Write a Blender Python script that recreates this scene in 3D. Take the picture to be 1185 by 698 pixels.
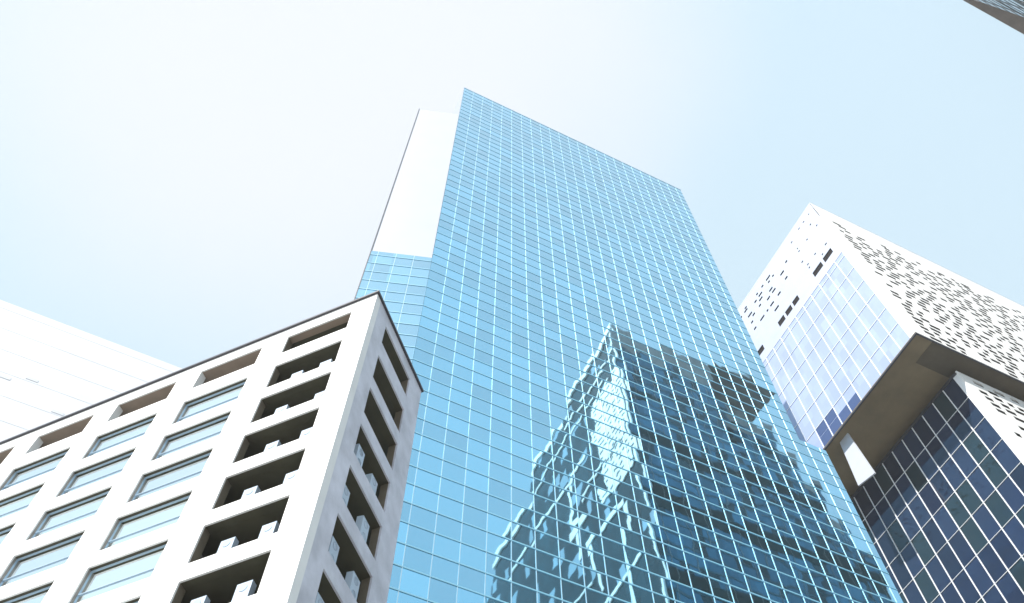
import bpy, bmesh, math, random
from mathutils import Vector, Matrix
random.seed(7)
R_ = math.radians
S = bpy.context.scene
for o in list(bpy.data.objects): bpy.data.objects.remove(o)

# ------------------------------------------------------------------ camera
YAW = R_(25.6); PITCH = math.atan2(2000, 1038)
cam = bpy.data.objects.new('camera', bpy.data.cameras.new('camera'))
S.collection.objects.link(cam); S.camera = cam
cam.data.sensor_width = 36.0; cam.data.sensor_fit = 'HORIZONTAL'
cam.data.lens = 36.0 * 1038 / 1185
cam.data.clip_start = 0.1; cam.data.clip_end = 5000
right = Vector((math.cos(YAW), -math.sin(YAW), 0)); fwd_h = Vector((math.sin(YAW), math.cos(YAW), 0)); zup = Vector((0, 0, 1))
look = fwd_h * math.cos(PITCH) + zup * math.sin(PITCH); up = -fwd_h * math.sin(PITCH) + zup * math.cos(PITCH)
m = Matrix((right, up, -look)).transposed().to_4x4(); m.translation = Vector((0, 0, 1.6))
cam.matrix_world = m

# ------------------------------------------------------------------ light
SUN_EL = 50.0
SUN_AZ = -150.0 + 25.6            # clockwise from +Y, world
sd = Vector((math.sin(R_(SUN_AZ)) * math.cos(R_(SUN_EL)), math.cos(R_(SUN_AZ)) * math.cos(R_(SUN_EL)), math.sin(R_(SUN_EL))))
sun = bpy.data.objects.new('sun', bpy.data.lights.new('sun', 'SUN'))
S.collection.objects.link(sun)
sun.data.energy = 4.2; sun.data.angle = R_(0.5); sun.data.color = (1.0, 0.96, 0.90)
sun.rotation_euler = sd.to_track_quat('Z', 'Y').to_euler()
sun.location = (-40, -40, 300)

W = bpy.data.worlds.new('World'); S.world = W; W.use_nodes = True
nt = W.node_tree; nt.nodes.clear()
def N(tree, t, **kw):
    n = tree.nodes.new(t)
    for k, v in kw.items(): setattr(n, k, v)
    return n
def math_node(tree, op, a, b=None, clamp=False):
    n = N(tree, 'ShaderNodeMath', operation=op, use_clamp=clamp)
    for i, v in enumerate((a, b)):
        if v is None: continue
        if isinstance(v, (int, float)): n.inputs[i].default_value = v
        else: tree.links.new(v, n.inputs[i])
    return n.outputs[0]
sky = N(nt, 'ShaderNodeTexSky', sky_type='NISHITA', sun_disc=False)
sky.sun_elevation = R_(SUN_EL); sky.sun_rotation = R_(SUN_AZ)
sky.air_density = 1.0; sky.dust_density = 1.5; sky.ozone_density = 1.0
tc = N(nt, 'ShaderNodeTexCoord')
cl_dir = (right * (390 - 592) / 1038 + up * (349 - 20) / 1038 + look).normalized()
dot = N(nt, 'ShaderNodeVectorMath', operation='DOT_PRODUCT'); dot.inputs[1].default_value = cl_dir
nt.links.new(tc.outputs['Generated'], dot.inputs[0])
noi = N(nt, 'ShaderNodeTexNoise'); noi.inputs['Scale'].default_value = 2.6; noi.inputs['Detail'].default_value = 5; noi.inputs['Roughness'].default_value = .5
nt.links.new(tc.outputs['Generated'], noi.inputs['Vector'])
mr = N(nt, 'ShaderNodeMapRange', interpolation_type='SMOOTHSTEP')
mr.inputs[1].default_value = 0.89; mr.inputs[2].default_value = 0.995
jit = math_node(nt, 'MULTIPLY_ADD', noi.outputs[0], 0.05); jit.node.inputs[2].default_value = -0.025
nt.links.new(math_node(nt, 'ADD', dot.outputs['Value'], jit), mr.inputs[0])
HAZE = 0.75
hz = N(nt, 'ShaderNodeMix', data_type='RGBA'); hz.inputs[0].default_value = HAZE
nt.links.new(sky.outputs[0], hz.inputs[6]); hz.inputs[7].default_value = (3.7, 4.65, 5.1, 1)     # milky summer air
cf = math_node(nt, 'MULTIPLY', mr.outputs[0], 0.90)
mix = N(nt, 'ShaderNodeMix', data_type='RGBA')
nt.links.new(cf, mix.inputs[0]); nt.links.new(hz.outputs[2], mix.inputs[6])
mix.inputs[7].default_value = (4.15, 4.28, 4.7, 1)       # thin bright cloud
bg = N(nt, 'ShaderNodeBackground'); bg.inputs[1].default_value = 0.12
nt.links.new(mix.outputs[2], bg.inputs[0])
wo = N(nt, 'ShaderNodeOutputWorld'); nt.links.new(bg.outputs[0], wo.inputs[0])

HAZE_DENSITY = 0.0003
S.view_settings.view_transform = 'Standard'; S.view_settings.look = 'None'
S.view_settings.exposure = 0.9; S.view_settings.gamma = 1.0; S.view_settings.use_curve_mapping = False

# ------------------------------------------------------------------ materials
def mat(name, col, rough=.6, metal=0., noise=0., nscale=.6, spec=.5, streak=False):
    M = bpy.data.materials.new(name); M.use_nodes = True
    t = M.node_tree; b = t.nodes['Principled BSDF']
    b.inputs['Base Color'].default_value = (*col, 1); b.inputs['Roughness'].default_value = rough
    b.inputs['Metallic'].default_value = metal; b.inputs['Specular IOR Level'].default_value = spec
    if noise:
        c = N(t, 'ShaderNodeTexCoord'); mp = N(t, 'ShaderNodeMapping')
        t.links.new(c.outputs['Object'], mp.inputs[0])
        if streak: mp.inputs['Scale'].default_value = (1.5, 1.5, .12)
        n = N(t, 'ShaderNodeTexNoise'); n.inputs['Scale'].default_value = nscale; n.inputs['Detail'].default_value = 7; n.inputs['Roughness'].default_value = .62
        t.links.new(mp.outputs[0], n.inputs['Vector'])
        r = N(t, 'ShaderNodeMapRange'); r.inputs[1].default_value = .3; r.inputs[2].default_value = .7
        r.inputs[3].default_value = 1 - noise; r.inputs[4].default_value = 1 + noise * .25
        t.links.new(n.outputs[0], r.inputs[0])
        mx = N(t, 'ShaderNodeMix', data_type='RGBA', blend_type='MULTIPLY'); mx.inputs[0].default_value = 1
        mx.inputs[6].default_value = (*col, 1); t.links.new(r.outputs[0], mx.inputs[7])
        t.links.new(mx.outputs[2], b.inputs['Base Color'])
        bp = N(t, 'ShaderNodeBump'); bp.inputs['Strength'].default_value = .15; bp.inputs['Distance'].default_value = .02
        t.links.new(n.outputs[0], bp.inputs['Height']); t.links.new(bp.outputs[0], b.inputs['Normal'])
    return M

def glass(name, col, pu, pz, axis, tilt=.004, var=.10, wav=.0015, metal=1., rough=.02, blinds=None, coat=0):
    """coated facade glass: every pane (pu x pz) hangs at a slightly different tilt, as real panes do"""
    M = bpy.data.materials.new(name); M.use_nodes = True
    t = M.node_tree; b = t.nodes['Principled BSDF']
    b.inputs['Metallic'].default_value = metal; b.inputs['Roughness'].default_value = rough
    c = N(t, 'ShaderNodeTexCoord'); s = N(t, 'ShaderNodeSeparateXYZ'); t.links.new(c.outputs['Object'], s.inputs[0])
    u = math_node(t, 'FLOOR', math_node(t, 'DIVIDE', s.outputs[axis], pu))
    w = math_node(t, 'FLOOR', math_node(t, 'DIVIDE', s.outputs[2], pz))
    cb = N(t, 'ShaderNodeCombineXYZ'); t.links.new(u, cb.inputs[0]); t.links.new(w, cb.inputs[1])
    oi = N(t, 'ShaderNodeObjectInfo'); t.links.new(oi.outputs['Random'], cb.inputs[2])
    wn = N(t, 'ShaderNodeTexWhiteNoise', noise_dimensions='3D'); t.links.new(cb.outputs[0], wn.inputs['Vector'])
    g = N(t, 'ShaderNodeNewGeometry')
    def vm(op, a, b_):
        n = N(t, 'ShaderNodeVectorMath', operation=op)
        for i, v in enumerate((a, b_)):
            if isinstance(v, tuple): n.inputs[i].default_value = v
            else: t.links.new(v, n.inputs[i])
        return n.outputs[0]
    off = vm('MULTIPLY', vm('SUBTRACT', wn.outputs['Color'], (.5, .5, .5)), (2 * tilt,) * 3)
    nz = N(t, 'ShaderNodeTexNoise'); nz.inputs['Scale'].default_value = .55; nz.inputs['Detail'].default_value = 1
    t.links.new(vm('ADD', c.outputs['Object'], vm('MULTIPLY', wn.outputs['Color'], (9., 9., 9.))), nz.inputs['Vector'])
    off2 = vm('MULTIPLY', vm('SUBTRACT', nz.outputs['Color'], (.5, .5, .5)), (4 * wav,) * 3)
    nn = N(t, 'ShaderNodeVectorMath', operation='NORMALIZE')
    t.links.new(vm('ADD', g.outputs['True Normal'], vm('ADD', off, off2)), nn.inputs[0])
    t.links.new(nn.outputs[0], b.inputs['Normal']); t.links.new(nn.outputs[0], b.inputs['Coat Normal'])
    b.inputs['Coat Weight'].default_value = coat; b.inputs['Coat IOR'].default_value = 2.6; b.inputs['Coat Roughness'].default_value = .02
    r = N(t, 'ShaderNodeMapRange'); r.inputs[3].default_value = 1 - var; r.inputs[4].default_value = 1 + var * .6
    t.links.new(wn.outputs['Value'], r.inputs[0])
    mx = N(t, 'ShaderNodeMix', data_type='RGBA', blend_type='MULTIPLY'); mx.inputs[0].default_value = 1
    mx.inputs[6].default_value = (*col, 1); t.links.new(r.outputs[0], mx.inputs[7])
    out = mx.outputs[2]
    if blinds:
        th = math_node(t, 'GREATER_THAN', wn.outputs['Value'], blinds[1])
        m2 = N(t, 'ShaderNodeMix', data_type='RGBA'); t.links.new(th, m2.inputs[0]); t.links.new(out, m2.inputs[6])
        m2.inputs[7].default_value = (*blinds[0], 1); out = m2.outputs[2]
    t.links.new(out, b.inputs['Base Color'])
    return M

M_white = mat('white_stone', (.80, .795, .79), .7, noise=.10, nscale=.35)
M_shadestone = mat('shaded_white_stone', (.62, .62, .70), .5, noise=.30, nscale=.6)  # side's shade put into the white stone's colour; mottling is the stone
M_cap = mat('dark_metal_coping', (.045, .045, .055), .45, .3)
M_tan = mat('tan_soffit', (.29, .225, .175), .8, noise=.2)
M_shadesoffit = mat('recess_shade_lining', (.06, .056, .032), .85, noise=.3)  # dark colour stands in for shade inside the openings
M_jamb = mat('shaded_jamb_brown', (.14, .115, .08), .8, noise=.3)  # white loggia reveals coloured brown to stand in for shade
M_jambgrey = mat('shaded_jamb_grey', (.22, .205, .19), .8)  # white window reveals greyed to stand in for shade
M_slab = mat('concrete_core', (.25, .25, .25), .85)
M_acbody = mat('shaded_white_enamel', (.46, .55, .66), .4, noise=.08)  # white casing with its bluish shade put into the colour
M_acgrille = mat('grey_grille', (.36, .44, .54), .5)
M_winframe = mat('window_frame_metal', (.34, .46, .58), .5, 0)
M_joint = mat('pale_joint', (.46, .47, .50), .7)
M_winglass = glass('window_glass', (.90, .97, 1.0), 4.45, 3.42, 0, .006, .08)
M_tower = glass('blue_curtain_glass', (.13, .56, .81), 2.0, 2.1, 0, .005, .20, .002, coat=1)
M_wing = glass('blue_fold_glass', (.21, .58, .80), 2.0, 2.1, 0, .005, .20, .002, coat=1)
M_fin = mat('aluminium_fin', (.34, .50, .60), .4, .3)
M_line = mat('spandrel_joint', (.18, .41, .55), .5)
M_crown = mat('white_crown_panel', (.56, .58, .63), .6, noise=.04)
M_crownpanel = mat('pale_crown_sheet', (.345, .37, .43), .55, noise=.05, nscale=.2)
M_farwall = mat('far_white_wall', (.55, .56, .59), .7, noise=.10, nscale=.12)
M_edge = mat('dark_edge_trim', (.08, .09, .11), .5)
M_panel = mat('white_perforated_panel', (.82, .81, .80), .6, noise=.06, nscale=.3)
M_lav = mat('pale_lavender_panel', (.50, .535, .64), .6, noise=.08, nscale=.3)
M_slot = mat('dark_slot_lining', (.020, .017, .018), .9, spec=.1)
M_brown = mat('brown_soffit', (.225, .172, .098), .75, noise=.25, nscale=.25)
M_brown2 = mat('shaded_brown_soffit', (.10, .08, .05), .8, noise=.2)  # soffit colour darkened to stand in for shadow
M_lowglass = glass('navy_glass', (.024, .042, .088), 2.5, 5.0, 1, .01, .5, .003, metal=.2, blinds=((.02, .04, .05), .70))
M_navy = mat('pane_dark_reflection', (.07, .10, .22), .15)  # dark reflection put into the pane colour
M_upglass = glass('pale_blue_glass', (.40, .465, .68), 2.5, 5.0, 1, .008, .10, .003, metal=.05, rough=.25)
M_grid = mat('white_grid_bar', (.78, .79, .81), .45)
M_roofgrey = mat('roof_gravel', (.30, .30, .29), .9, noise=.3)
M_refglass = glass('teal_tower_glass', (.07, .19, .29), 2.4, 4.2, 0, .006, .35, .002, metal=.35, rough=.06, blinds=((.02, .035, .04), .8))
M_refside = glass('teal_side_glass', (.012, .032, .042), 2.4, 4.2, 1, .02, .5, .003, metal=0., rough=.1, blinds=((.30, .40, .48), .87))
M_refside.node_tree.nodes['Principled BSDF'].inputs['Specular IOR Level'].default_value = .2
M_refstone = mat('brown_grey_stone', (.34, .30, .28), .75, noise=.3, nscale=.4)
M_darkstone = mat('dark_brown_stone', (.19, .155, .13), .75, noise=.3, nscale=.4)
M_refwhite = mat('bright_cladding', (.80, .78, .76), .65, noise=.12)
M_refline = mat('teal_spandrel', (.045, .085, .105), .5)
M_band = mat('dark_green_louvre', (.018, .026, .022), .7, noise=.3)
M_asphalt = mat('asphalt', (.05, .05, .052), .9, noise=.3, nscale=3)
M_paving = mat('paving', (.42, .41, .39), .85, noise=.2, nscale=.8)
M_paint = mat('road_paint', (.78, .78, .76), .7)

# ------------------------------------------------------------------ mesh helpers
class MB:
    def __init__(s): s.v = []; s.f = []
    def quad(s, *p):
        i = len(s.v); s.v += [tuple(q) for q in p]; s.f.append(tuple(range(i, i + len(p))))
    def box(s, u, v, w, fr=None):
        """u,v,w = (lo,hi) ranges; fr maps (u,v,w) -> xyz"""
        fr = fr or (lambda a, b, c: (a, b, c))
        i = len(s.v)
        s.v += [tuple(fr(a, b, c)) for c in w for b in v for a in u]
        for q in ((0, 2, 3, 1), (4, 5, 7, 6), (0, 1, 5, 4), (2, 6, 7, 3), (0, 4, 6, 2), (1, 3, 7, 5)):
            s.f.append(tuple(i + k for k in q))
    def prism(s, pts, z0, z1):
        n = len(pts); i = len(s.v)
        s.v += [(*p, z0) for p in pts] + [(*p, z1) for p in pts]
        s.f.append(tuple(i + k for k in reversed(range(n)))); s.f.append(tuple(i + n + k for k in range(n)))
        for k in range(n): s.f.append((i + k, i + (k + 1) % n, i + n + (k + 1) % n, i + n + k))
    def mesh(s, name):
        me = bpy.data.meshes.new(name); me.from_pydata(s.v, [], s.f); me.update()
        b = bmesh.new(); b.from_mesh(me); bmesh.ops.recalc_face_normals(b, faces=b.faces); b.to_mesh(me); b.free()
        return me
    def build(s, name, material, parent=None):
        o = bpy.data.objects.new(name, s.mesh(name)); o.data.materials.append(material)
        S.collection.objects.link(o)
        if parent: o.parent = parent
        return o
def new_obj(name, me, parent=None, loc=(0, 0, 0)):
    o = bpy.data.objects.new(name, me); S.collection.objects.link(o); o.parent = parent; o.location = loc
    return o
def tag(o, label, cat, group=None):
    o['label'] = label; o['category'] = cat
    if group: o['group'] = group
    return o
def thing(name, label, cat, loc=(0, 0, 0), group=None):
    o = bpy.data.objects.new(name, None); S.collection.objects.link(o); o.location = loc
    return tag(o, label, cat, group)
def struct(o): o['kind'] = 'structure'; return o

# ------------------------------------------------------------------ ground
b = MB(); b.box((-2500, 2500), (-2500, 2500), (-1.0, -.12)); struct(b.build('ground', M_paving))
b = MB(); b.box((-2000, 2000), (6, 17), (-.12, -.02)); struct(b.build('road', M_asphalt))
b = MB()
for k in range(-60, 60): b.box((k * 8., k * 8. + 3.5), (11.42, 11.58), (-.016, -.012))
struct(b.build('lane_marking', M_paint))
b = MB(); b.box((-2000, 2000), (-15, 6), (-.12, .1)); struct(b.build('pavement', M_paving))
b = MB(); b.box((-2000, 2000), (17, 24), (-.12, .1)); struct(b.build('pavement', M_paving))

# ------------------------------------------------------------------ perforated cladding (real open slots in a skin)
def perforated(b, fr, u0, u1, z0, z1, row=1.5, slot=.94, density=.5, th=.05, dens=None, lmin=1.1, lmax=2.3):
    z = z0
    while z < z1 - .01:
        zt = min(z + row, z1)
        zs = max(z, zt - slot) if zt - z > slot + .1 else zt
        b.box((u0, u1), (0, th), (z, zs), fr)
        if zs < zt:
            u = u0
            while u < u1:
                dn = density if dens is None else dens(u, z)
                L = random.uniform(.6, 1.5)
                e = min(u + L, u1)
                b.box((u, e), (0, th), (zs, zt), fr)
                u = e
                if random.random() < dn: u += random.uniform(lmin, lmax)
        z = zt

# ================================================================== LEFT BUILDING
K = Vector((3.36, 26.22, 0)); D1 = Vector((-15.44 - 3.36, 47.95 - 26.22, 0)).normalized(); D2 = Vector((8.53 - 3.36, 31.61 - 26.22, 0)).normalized()
def LF(s, t, z): return K + D1 * s + D2 * t + Vector((0, 0, z))
def LL(s, t, z): p = LF(s, t, z) - K; return p          # local to the building's empty
left = thing('corner_building', 'white stone corner block with deep square window grid and dark roof edge, at lower left', 'building', K)
ROWP = 3.425; TOP = 49.88; NB = 6; NR = 14; LEN = 1.6 + 6.28 * NB; DEP = 7.55; PT = .55; ST = .10
rows = []
for i in range(NR):
    zt = TOP - ROWP * i; rows.append((zt - (2.0 if i == 0 else 2.40), zt))
bays = [(1.6 + 6.28 * k, 6.05 + 6.28 * k) for k in range(NB)]
b = MB()
edges = [0] + [x for q in bays for x in q] + [LEN]
for k in range(0, len(edges), 2): b.box((edges[k], edges[k + 1]), (0, PT), (0, 51), LL)
for (s0, s1) in bays:
    zz = [0] + [x for q in reversed(rows) for x in q] + [51]
    for k in range(0, len(zz), 2): b.box((s0, s1), (0, ST), (zz[k], zz[k + 1]), LL)
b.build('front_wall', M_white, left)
b = MB()
so = (1.75, 5.8)
b.box((0, PT), (PT, so[0]), (0, 51), LL); b.box((0, PT), (so[1], DEP), (0, 51), LL)
zz = [0] + [x for q in reversed(rows) for x in q] + [51]
for k in range(0, len(zz), 2): b.box((.002, ST), (so[0], so[1]), (zz[k], zz[k + 1]), LL)
# stone coursing joints
b.build('side_wall', M_shadestone, left)
b = MB(); b.box((-.14, LEN), (-.14, DEP + .1), (51, 51.16), LL); b.build('roof', M_cap, left)
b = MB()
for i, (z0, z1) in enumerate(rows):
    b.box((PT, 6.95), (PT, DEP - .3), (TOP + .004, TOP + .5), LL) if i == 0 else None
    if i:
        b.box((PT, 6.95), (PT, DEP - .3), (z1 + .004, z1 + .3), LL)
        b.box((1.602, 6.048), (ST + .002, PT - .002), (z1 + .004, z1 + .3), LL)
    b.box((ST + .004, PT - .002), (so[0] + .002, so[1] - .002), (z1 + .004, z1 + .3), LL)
b.build('loggia_ceiling', M_shadesoffit, left)
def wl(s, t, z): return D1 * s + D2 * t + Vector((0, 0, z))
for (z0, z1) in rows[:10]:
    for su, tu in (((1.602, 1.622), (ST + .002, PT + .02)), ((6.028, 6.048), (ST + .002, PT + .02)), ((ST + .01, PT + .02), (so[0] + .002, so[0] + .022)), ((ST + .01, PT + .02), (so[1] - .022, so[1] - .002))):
        b = MB(); b.box(su, tu, (z0 + .01, z1), LL); b.build('jamb_shade', M_jamb, left)  # thin sheets added over the white reveals as their shade
hl = MB(); hl.box((.002, 4.448), (ST + .002, PT - .002), (2.404, 2.70), LL); hlm = hl.mesh('head_shade'); hlm.materials.append(M_shadesoffit)  # dark strip added as the shade under each window head
b = MB()
for (s0, s1) in bays: b.box((s0 + .002, s1 - .002), (ST + .002, PT - .002), (TOP + .004, TOP + .3), LL)
b.build('attic_lining', M_tan, left)
b = MB(); b.box((6.96, LEN - .2), (PT, DEP - .3), (TOP + .004, TOP + .5), LL); b.build('attic_ceiling', M_tan, left)
b = MB(); b.box((6.98, LEN - .1), (PT + .01, DEP - .2), (0, 46.9), LL); b.build('inner_core', M_slab, left)
b = MB(); b.box((3.9, 6.9), (3.9, DEP - .4), (0, 49.6), LL); b.build('loggia_back_wall', M_shadesoffit, left)
# windows: one frame mesh and one pane mesh shared by all
GD = .30
def wl(s, t, z): return D1 * s + D2 * t + Vector((0, 0, z))
wf = MB(); w, h = 4.45, 2.40
for (u, z) in (((0, w), (0, .04)), ((0, w), (h - .04, h)), ((0, .04), (.04, h - .04)), ((w - .04, w), (.04, h - .04)), ((.04, w - .04), (.90, .94))):
    wf.box(u, (GD - .05, GD + .04), z, wl)
wfm = wf.mesh('window'); wfm.materials.append(M_winframe)
jlm = []
for su in ((.002, .022), (w - .022, w - .002)):
    q = MB(); q.box(su, (ST + .002, GD - .055), (.01, h - .005), wl); q = q.mesh('jamb_shade'); q.materials.append(M_jambgrey); jlm.append(q)  # grey sheets added as shade on the window reveals
wp = MB(); wp.box((.02, w - .02), (GD + .005, GD + .03), (.02, h - .02), wl); wpm = wp.mesh('pane'); wpm.materials.append(M_winglass)
for k in range(1, NB):
    for i in range(1, NR):
        wo_ = new_obj('window', wfm, left, D1 * bays[k][0] + Vector((0, 0, rows[i][0])))
        new_obj('pane', wpm, wo_); new_obj('head_shade', hlm, wo_)
        for me_ in jlm: new_obj('jamb_shade', me_, wo_)
# air conditioners standing in the open loggias
def ac_meshes(W_, H_, T_):
    a = MB(); a.box((0, W_), (0, T_), (.08, H_), wl)
    for x in (.06, W_ - .16): a.box((x, x + .1), (.03, T_ - .03), (0, .08), wl)
    gs = []
    for cz in (.58, 1.36):
        g = MB(); n = 14; r = .2; c = []
        for k in range(n):
            a_ = 2 * math.pi * k / n; c.append((W_ / 2 + r * math.cos(a_), cz + r * math.sin(a_)))
        i0 = len(g.v)
        g.v += [tuple(wl(x, -.02, z)) for x, z in c] + [tuple(wl(x, .001, z)) for x, z in c]
        g.f.append(tuple(i0 + q for q in range(n)))
        for q in range(n): g.f.append((i0 + q, i0 + (q + 1) % n, i0 + n + (q + 1) % n, i0 + n + q))
        gs.append(g.mesh('fan_grille'))
    return [a.mesh('casing')] + gs
acA = ac_meshes(.74, 1.66, .34); acA[0].materials.append(M_acbody); [q.materials.append(M_acgrille) for q in acA[1:]]
ordn = ['', 'second', 'third', 'fourth', 'fifth', 'sixth', 'seventh', 'eighth', 'ninth']
for i in range(1, 8):
    for j, s in enumerate((4.45, 2.35)):
        s2 = s + random.uniform(-.4, .3); t2 = PT - .22 + random.uniform(0, .08)
        root = thing('air_conditioner', f'{["left", "right"][j]} white air conditioning unit in the front loggia, {ordn[i]} opening down from the roof', 'air conditioner',
                     LF(s2, t2 + .22, rows[i][0]), 'air conditioners in the open loggias')
        [new_obj(nm_, me_, root) for nm_, me_ in zip(('casing', 'fan_grille', 'fan_grille'), acA)]
for i in range(3, 8):
    for j, t in enumerate((2.3, 4.4)):
        root = thing('air_conditioner', f'{["near", "far"][j]} white air conditioning unit behind the shaded side opening, {ordn[i]} down from the roof', 'air conditioner',
                     LF(.62 + random.uniform(-.05, .15), t + random.uniform(-.35, .35), rows[i][0]), 'air conditioners in the open loggias')
        root.rotation_euler = (0, 0, math.atan2(D2.y, D2.x) - math.atan2(D1.y, D1.x))
        new_obj('casing', acA[0], root)
        for me_ in acA[1:]: new_obj('fan_grille', me_, root).location = D2 * .36

# ================================================================== BLUE GLASS TOWER
TY = 41.85; TX0, TX1 = 10.1, 57.2; TH = 170.0
tower = thing('glass_tower', 'tall blue mirror glass tower with fine panel grid, mirroring a dark tower, in the middle', 'skyscraper', (0, TY, 0))
WL = Vector((3.62, 43.98 - TY, 0))                              # wing's left end, local
b = MB(); b.prism([(TX0, 0), (TX1, 0), (TX1, 48), (TX0, 48)], 0, TH); b.build('curtain_wall', M_tower, tower)
b = MB(); b.box((TX1 + .01, 60.9), (0, 40), (0, 87)); b.build('side_bay', M_tower, tower)
wd = (Vector((TX0, 0, 0)) - WL); wl_len = wd.length; wd.normalize(); wn_ = Vector((-wd.y, wd.x, 0))   # inward
def WF(u, t, z): return WL + wd * u + wn_ * t + Vector((0, 0, z))
b = MB(); b.prism([(WL.x, WL.y), (TX0 - .02, .01), (TX0 - .02, 30), (WL.x + 5, 30)], 0, 93.4); b.build('folded_wing', M_wing, tower)
b = MB(); b.prism([(WL.x + .02, WL.y + .02), (TX0 - .03, .04), (TX0 - .03, 30), (WL.x + 5.02, 30)], 93.41, 152); b.build('crown_panel', M_crownpanel, tower)
b = MB(); b.box((TX0 - .08, TX0 - .003), (.02, 30.5), (152.02, TH - .02)); b.build('side_cladding', M_crownpanel, tower)
b = MB(); b.box((-.09, .0), (-.09, .25), (0, 152.2), WF); b.build('edge_trim', M_edge, tower)
# vertical fins, bright aluminium
b = MB(); x = 12.0
while x < 60.5:
    zt = TH if x < TX1 else 87
    b.box((x - .025, x + .025), (-.04, .01), (0, zt)); x += 2.0
u = wl_len - 2.0
while u > .3: b.box((u - .025, u + .025), (-.04, .01), (0, 93.4), WF); u -= 2.0
b.build('mullions', M_fin, tower)
b = MB(); z = 2.1
while z < TH:
    b.box((TX0 + .01, TX1 if z > 87 else 60.9), (-.045, .012), (z - .06, z + .06))
    if z < 93: b.box((.02, wl_len - .03), (-.045, .012), (z - .06, z + .06), WF)
    z += 2.1
b.build('spandrel_joints', M_line, tower)
b = MB(); b.box((TX0 - .05, TX1 + .05), (-.06, 48), (TH, TH + .25)); b.build('roof', M_fin, tower)

# ================================================================== RIGHT BUILDING
RX, RY, RZ0, RH = 82.0, 33.0, 117.2, 170.0
rb = thing('cantilevered_building', 'white perforated block overhanging a navy glass lower block, at the right', 'building', (RX, RY, 0))
XL = 90.0 - RX; YL = 35.1 - RY; ZL = 115.2
b = MB(); b.box((.3, 70), (.3, 62), (RZ0 + .5, RH - .3)); b.build('upper_core', M_slot, rb)
# front skin
def front_fr(u, v, z): return (u, v, z)
b = MB()
perforated(b, front_fr, 2.0, 72, RZ0 + .2, 163.5, dens=lambda u, z: (.98 if z < 160 else .5) * (.65 + .35 * math.sin(u * .35 + z * .21)))
b.box((0, 72), (0, .07), (163.5, RH)); b.box((0, 2.0), (0, .22), (RZ0 + .2, 163.5))
b.build('perforated_skin', M_panel, rb)
# left face (x=0 plane): white band with vents, pale glass below
vents = [(35.4, 37.9), (38.5, 41.2), (46.2, 48.0), (48.5, 50.4), (50.9, 52.9), (58.2, 60.6)]
def side_fr(u, v, z): return (v, u, z)          # u along +Y, v inward (+X)
b = MB(); zb0, zb1 = 151.2, 152.9
perforated(b, side_fr, .22, 9., zb1, 168, row=1.2, slot=.4, density=.12, lmin=.3, lmax=.6)
perforated(b, side_fr, 9., 62, zb1, 168, row=1.3, slot=.6, dens=lambda u, z: (.42 if u > 14 else .15) if 157 < z < 167 else .03, lmin=.5, lmax=1.5)
b.box((.22, 62), (0, .22), (168, RH), side_fr); b.box((.22, 62), (0, .22), (148.6, zb0), side_fr)
u = .22
for (a, c) in vents:
    b.box((u, a - RY), (0, .22), (zb0, zb1), side_fr)
    u = c - RY
b.box((u, 62), (0, .22), (zb0, zb1), side_fr)
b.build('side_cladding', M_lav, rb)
for (a, c) in vents:
    v = MB(); v.box((a - RY, c - RY), (.12, .2), (zb0, zb1), side_fr); v.build('vent_opening', M_slot, rb)
b = MB(); b.box((1.2, 62), (.06, .2), (RZ0 + .2, 148.6), side_fr); b.build('upper_glazing', M_upglass, rb)
b = MB(); b.box((.22, 1.2), (0, .22), (RZ0 + .2, 148.6), side_fr)
u = 3.4
while u < 62: b.box((u - .06, u + .06), (-.03, .06), (RZ0 + .2, 148.6), side_fr); u += 2.5
z = RZ0 + 5
while z < 148: b.box((1.2, 62), (-.02, .058), (z - .06, z + .06), side_fr); z += 5.0
b.build('upper_grid', M_grid, rb)
b = MB(); b.box((-.05, 72), (-.05, 62), (RZ0, RZ0 + .198)); b.build('soffit', M_brown, rb)
b = MB(); b.box((3.2, 72), (.2, 4.2), (RZ0 - .05, RZ0 - .002)); b.build('soffit_shade_strip', M_brown2, rb)  # shadow added as a thin dark sheet under the soffit
for (y0, k0) in ((17.2, 0), (19.7, 0), (19.7, 1), (14.7, 0), (22.2, 0), (22.2, 1)):
    b = MB(); b.box((y0 - 1.25, y0 + 1.05), (.03, .055), (RZ0 + .25 + k0 * 2.5, RZ0 + 2.6 + k0 * 2.5), side_fr); b.build('dark_reflection_panel', M_navy, rb)  # navy sheets stand in for dark reflections in the glazing
b = MB(); b.box((-.10, .12), (-.10, 62), (RZ0 - .28, RZ0 - .002)); b.box((.12, 72), (-.10, .12), (RZ0 - .28, RZ0 - .002)); b.build('soffit_edge', M_cap, rb)
b = MB()
hp = [(19.3, RZ0 - .003), (21.4, RZ0 - .003), (22.1, 107.4), (18.6, 106.4)]
i0 = len(b.v); b.v += [(1.5, y, z) for y, z in hp] + [(1.75, y, z) for y, z in hp]
b.f += [(0, 1, 2, 3), (4, 5, 6, 7)] + [(k, (k + 1) % 4, 4 + (k + 1) % 4, 4 + k) for k in range(4)]
b.build('hanging_screen', M_crown, rb)
b = MB(); b.box((-.02, 72), (-.02, 62), (RH, RH + .3)); b.build('roof', M_crown, rb)
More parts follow.
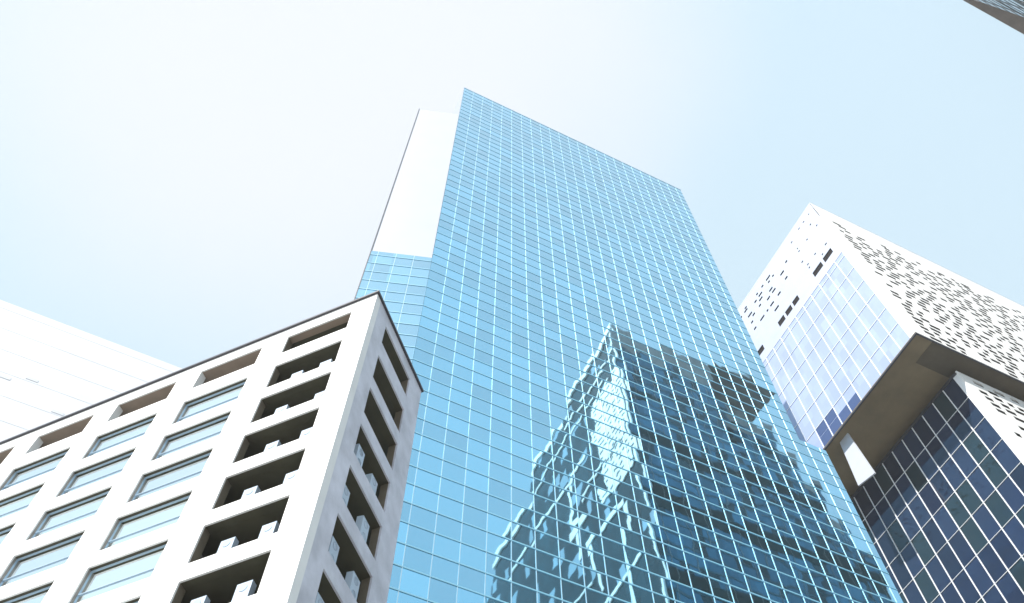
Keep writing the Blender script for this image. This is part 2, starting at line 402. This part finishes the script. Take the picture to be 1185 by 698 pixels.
# lower block
b = MB(); b.box((XL + .3, 70), (YL + .3, 60), (0, ZL - .2)); b.build('lower_core', M_slot, rb)
b = MB(); b.box((XL + 2, 70), (YL + 2.2, 58), (ZL, RZ0 - .003)); b.build('recessed_storey', M_brown, rb)
def lside(u, v, z): return (XL + v, YL + u, z)
def lfront(u, v, z): return (XL + u, YL + v, z)
b = MB(); perforated(b, lfront, 1.2, 66, 20, ZL - 1.0, density=.6)
b.box((0, 1.2), (0, .22), (0, ZL - 1.0), lfront); b.box((0, 66), (0, .22), (ZL - 1.0, ZL), lfront); b.box((1.2, 66), (0, .22), (0, 20), lfront)
b.build('perforated_skin', M_panel, rb)
g0 = MB(); g0.box((0, 2.5), (.06, .2), (0, 5.0), lambda u, v, z: (v, u, z)); gm = g0.mesh('glass_panel'); gm.materials.append(M_lowglass)
nrow = 0
for r_ in range(8):
    for c in range(10):
        new_obj('glass_panel', gm, rb, (XL, YL + 1.0 + c * 2.5, ZL - .6 - 5.0 * (r_ + 1)))
b = MB(); b.box((1.0, 26.0), (.06, .2), (0, ZL - .6 - 40.0), lside); b.build('lower_glazing', M_lowglass, rb)
b = MB(); b.box((26.0, 58), (.06, .2), (0, ZL - .6), lside); b.build('lower_glazing', M_lowglass, rb)
b = MB(); b.box((.22, 1.0), (0.0, .22), (0, ZL - .6), lside)
for c in range(23): u = 1.0 + 2.5 * c; b.box((u - .07, u + .07), (-.05, .058), (0, ZL - .6), lside)
for r_ in range(1, 23): z = ZL - .6 - 5.0 * r_; b.box((1.0, 58), (-.03, .056), (z - .03, z + .03), lside)
b.build('lower_grid', M_grid, rb)
b = MB(); b.box((.22, 58), (-.08, .22), (ZL - .6, ZL - .02), lside); b.build('lower_coping', M_cap, rb)

# ================================================================== TOWER BEHIND THE VIEWER (mirrored in the glass, its roof edge at top right)
MX, MY, MH = 79.5, -15.9, 226.0
mt = thing('dark_office_tower', 'dark brown grey tower edge in the top right corner, mirrored in the blue glass', 'skyscraper', (MX, MY, 0))
steps = [(0, 31.5, MH - .5), (31.5, 53.5, MH - .61), (53.5, 57.5, 221), (57.5, 62, 210), (62, 66, 199.8), (66, 71, 187), (71, 75.5, 175)]
def fy(a): return 0. if a < 31 else -8.6        # the right part stands back under the roof canopy
depths = [(0, 30, MH), (30, 52, 219), (52, 80, 208)]
b = MB()
b.box((.3, 31.4), (-30, -.3), (0, MH - .6)); b.box((.3, 31.4), (-52, -30), (0, 218.5)); b.box((.3, 31.4), (-80, -52), (0, 207.5))
for (a, c, hh) in steps[1:]: b.box((a, c), (-60, fy(a) - .3), (0, hh - .3))
b.build('tower_core', M_refstone, mt)
b = MB()
for (a, c, hh) in steps: b.box((a + (.0 if a else .6), c), (fy(a) - .3, fy(a) - .02), (0, hh - (11 if a < 50 else 3)))
b.build('front_glazing', M_refglass, mt)
for (a, c, hh) in steps:
    b = MB(); b.box((a, c), (fy(a) - .32, fy(a) + .06), (hh - (11 if a < 50 else 3), hh)); b.build('parapet_band', M_refstone, mt)
lou, bands, mul = MB(), MB(), MB()
for (a, c, hh) in steps:
    y = fy(a); cap = hh - (11.5 if a < 50 else 3.5); k_ = 1.0 if a < 31 else 1.087
    for z0, z1 in ((150, 156), (128, 132), (172, 176), (104, 110), (192, 194), (84, 90)):
        if z1 * k_ < cap: lou.box((a + .65 if a == 0 else a + .01, c - .01), (y - .02, y + .05), (z0 * k_, z1 * k_))
    z = 8.4
    while z < cap: bands.box((a + .7 if a == 0 else a + .01, c - .01), (y - .02, y + .04), (z - .3, z + .3)); z += 4.2
    x = a + 3.0
    while x < c: mul.box((x - .06, x + .06), (y - .02, y + .09), (0, cap)); x += 6.4
lou.build('louvre_band', M_band, mt); bands.build('floor_bands', M_refline, mt); mul.build('mullions', M_refstone, mt)
b = MB(); b.box((31.52, 54.4), (-8.9, .7), (MH - .6, MH)); b.build('roof_canopy', M_darkstone, mt)
def mside(u, v, z): return (v, -u, z)
b = MB()
for (a, c, hh) in depths: b.box((a + (.02 if a else .4), c - .01), (-.0, .3), (0, hh - 2.2), mside)
b.build('side_glazing', M_refside, mt)
b = MB()
for (a, c, hh) in depths: b.box((a, c), (-.5, .29), (hh - 2.2, hh), mside)
b.box((0, .6), (-.12, .29), (0, MH - 2.2), mside)
for z0, z1, a, c in ((214, 215.2, 1, 30), (207, 208, 6, 52), (190, 191.4, 20, 70), (178, 179, 4, 26), (170, 173, 24, 34), (158, 160, 10, 24), (150, 151, 26, 60), (138, 139.2, 4, 22), (130, 131, 14, 50), (108, 110, 8, 40)):
    b.box((a, c), (-.3, -.01), (z0 + .3, z1), mside)
for a, z0, z1 in ((9, 128, 158), (22, 145, 158), (30, 160, 190)): b.box((a, a + 1.2), (-.2, -.012), (z0, z1), mside)
b.build('ledges', M_refwhite, mt)
b = MB(); perforated(b, lambda u, v, z: (-.3 + v, -u, z), 1.0, 15.5, 166, 205, row=2.0, slot=.8, density=.6, th=.28)
b.build('perforated_panel', M_refwhite, mt)

# ================================================================== FAR WHITE BLOCK
fb = thing('white_office_block', 'plain sunlit white office block with blank wall and few slit windows, far left', 'building', (-70, 88, 0))
b = MB(); b.box((0, 62), (0, 30), (0, 119.2)); b.build('wall', M_farwall, fb)
b = MB(); b.box((0, 62), (0, 30), (119.2, 120)); b.build('roof', M_farwall, fb)
b = MB()
for k in range(27): b.box((0.01, 61.99), (-.02, .01), (4.4 * k + 3.9, 4.4 * k + 3.94))
b.build('panel_joints', M_joint, fb)
for (x, z) in ((30, 108.5), (35.5, 104), (38.5, 105.5), (44, 101), (26, 99), (49, 96)):
    v = MB(); v.box((x, x + 1.6), (-.05, .02), (z, z + .5)); v.build('slit_window', M_joint, fb)

# ------------------------------------------------------------------ summer haze
b = MB(); b.box((-160, 260), (-110, 160), (-2.2, 232)); hz_ = b.build('haze', bpy.data.materials.new('haze_air'))
hz_['kind'] = 'stuff'
hm = hz_.data.materials[0]; hm.use_nodes = True; hm.node_tree.nodes.clear()
pv = N(hm.node_tree, 'ShaderNodeVolumePrincipled'); pv.inputs['Color'].default_value = (.93, .96, 1, 1); pv.inputs['Density'].default_value = HAZE_DENSITY; pv.inputs['Anisotropy'].default_value = .2
ho = N(hm.node_tree, 'ShaderNodeOutputMaterial'); hm.node_tree.links.new(pv.outputs[0], ho.inputs['Volume'])
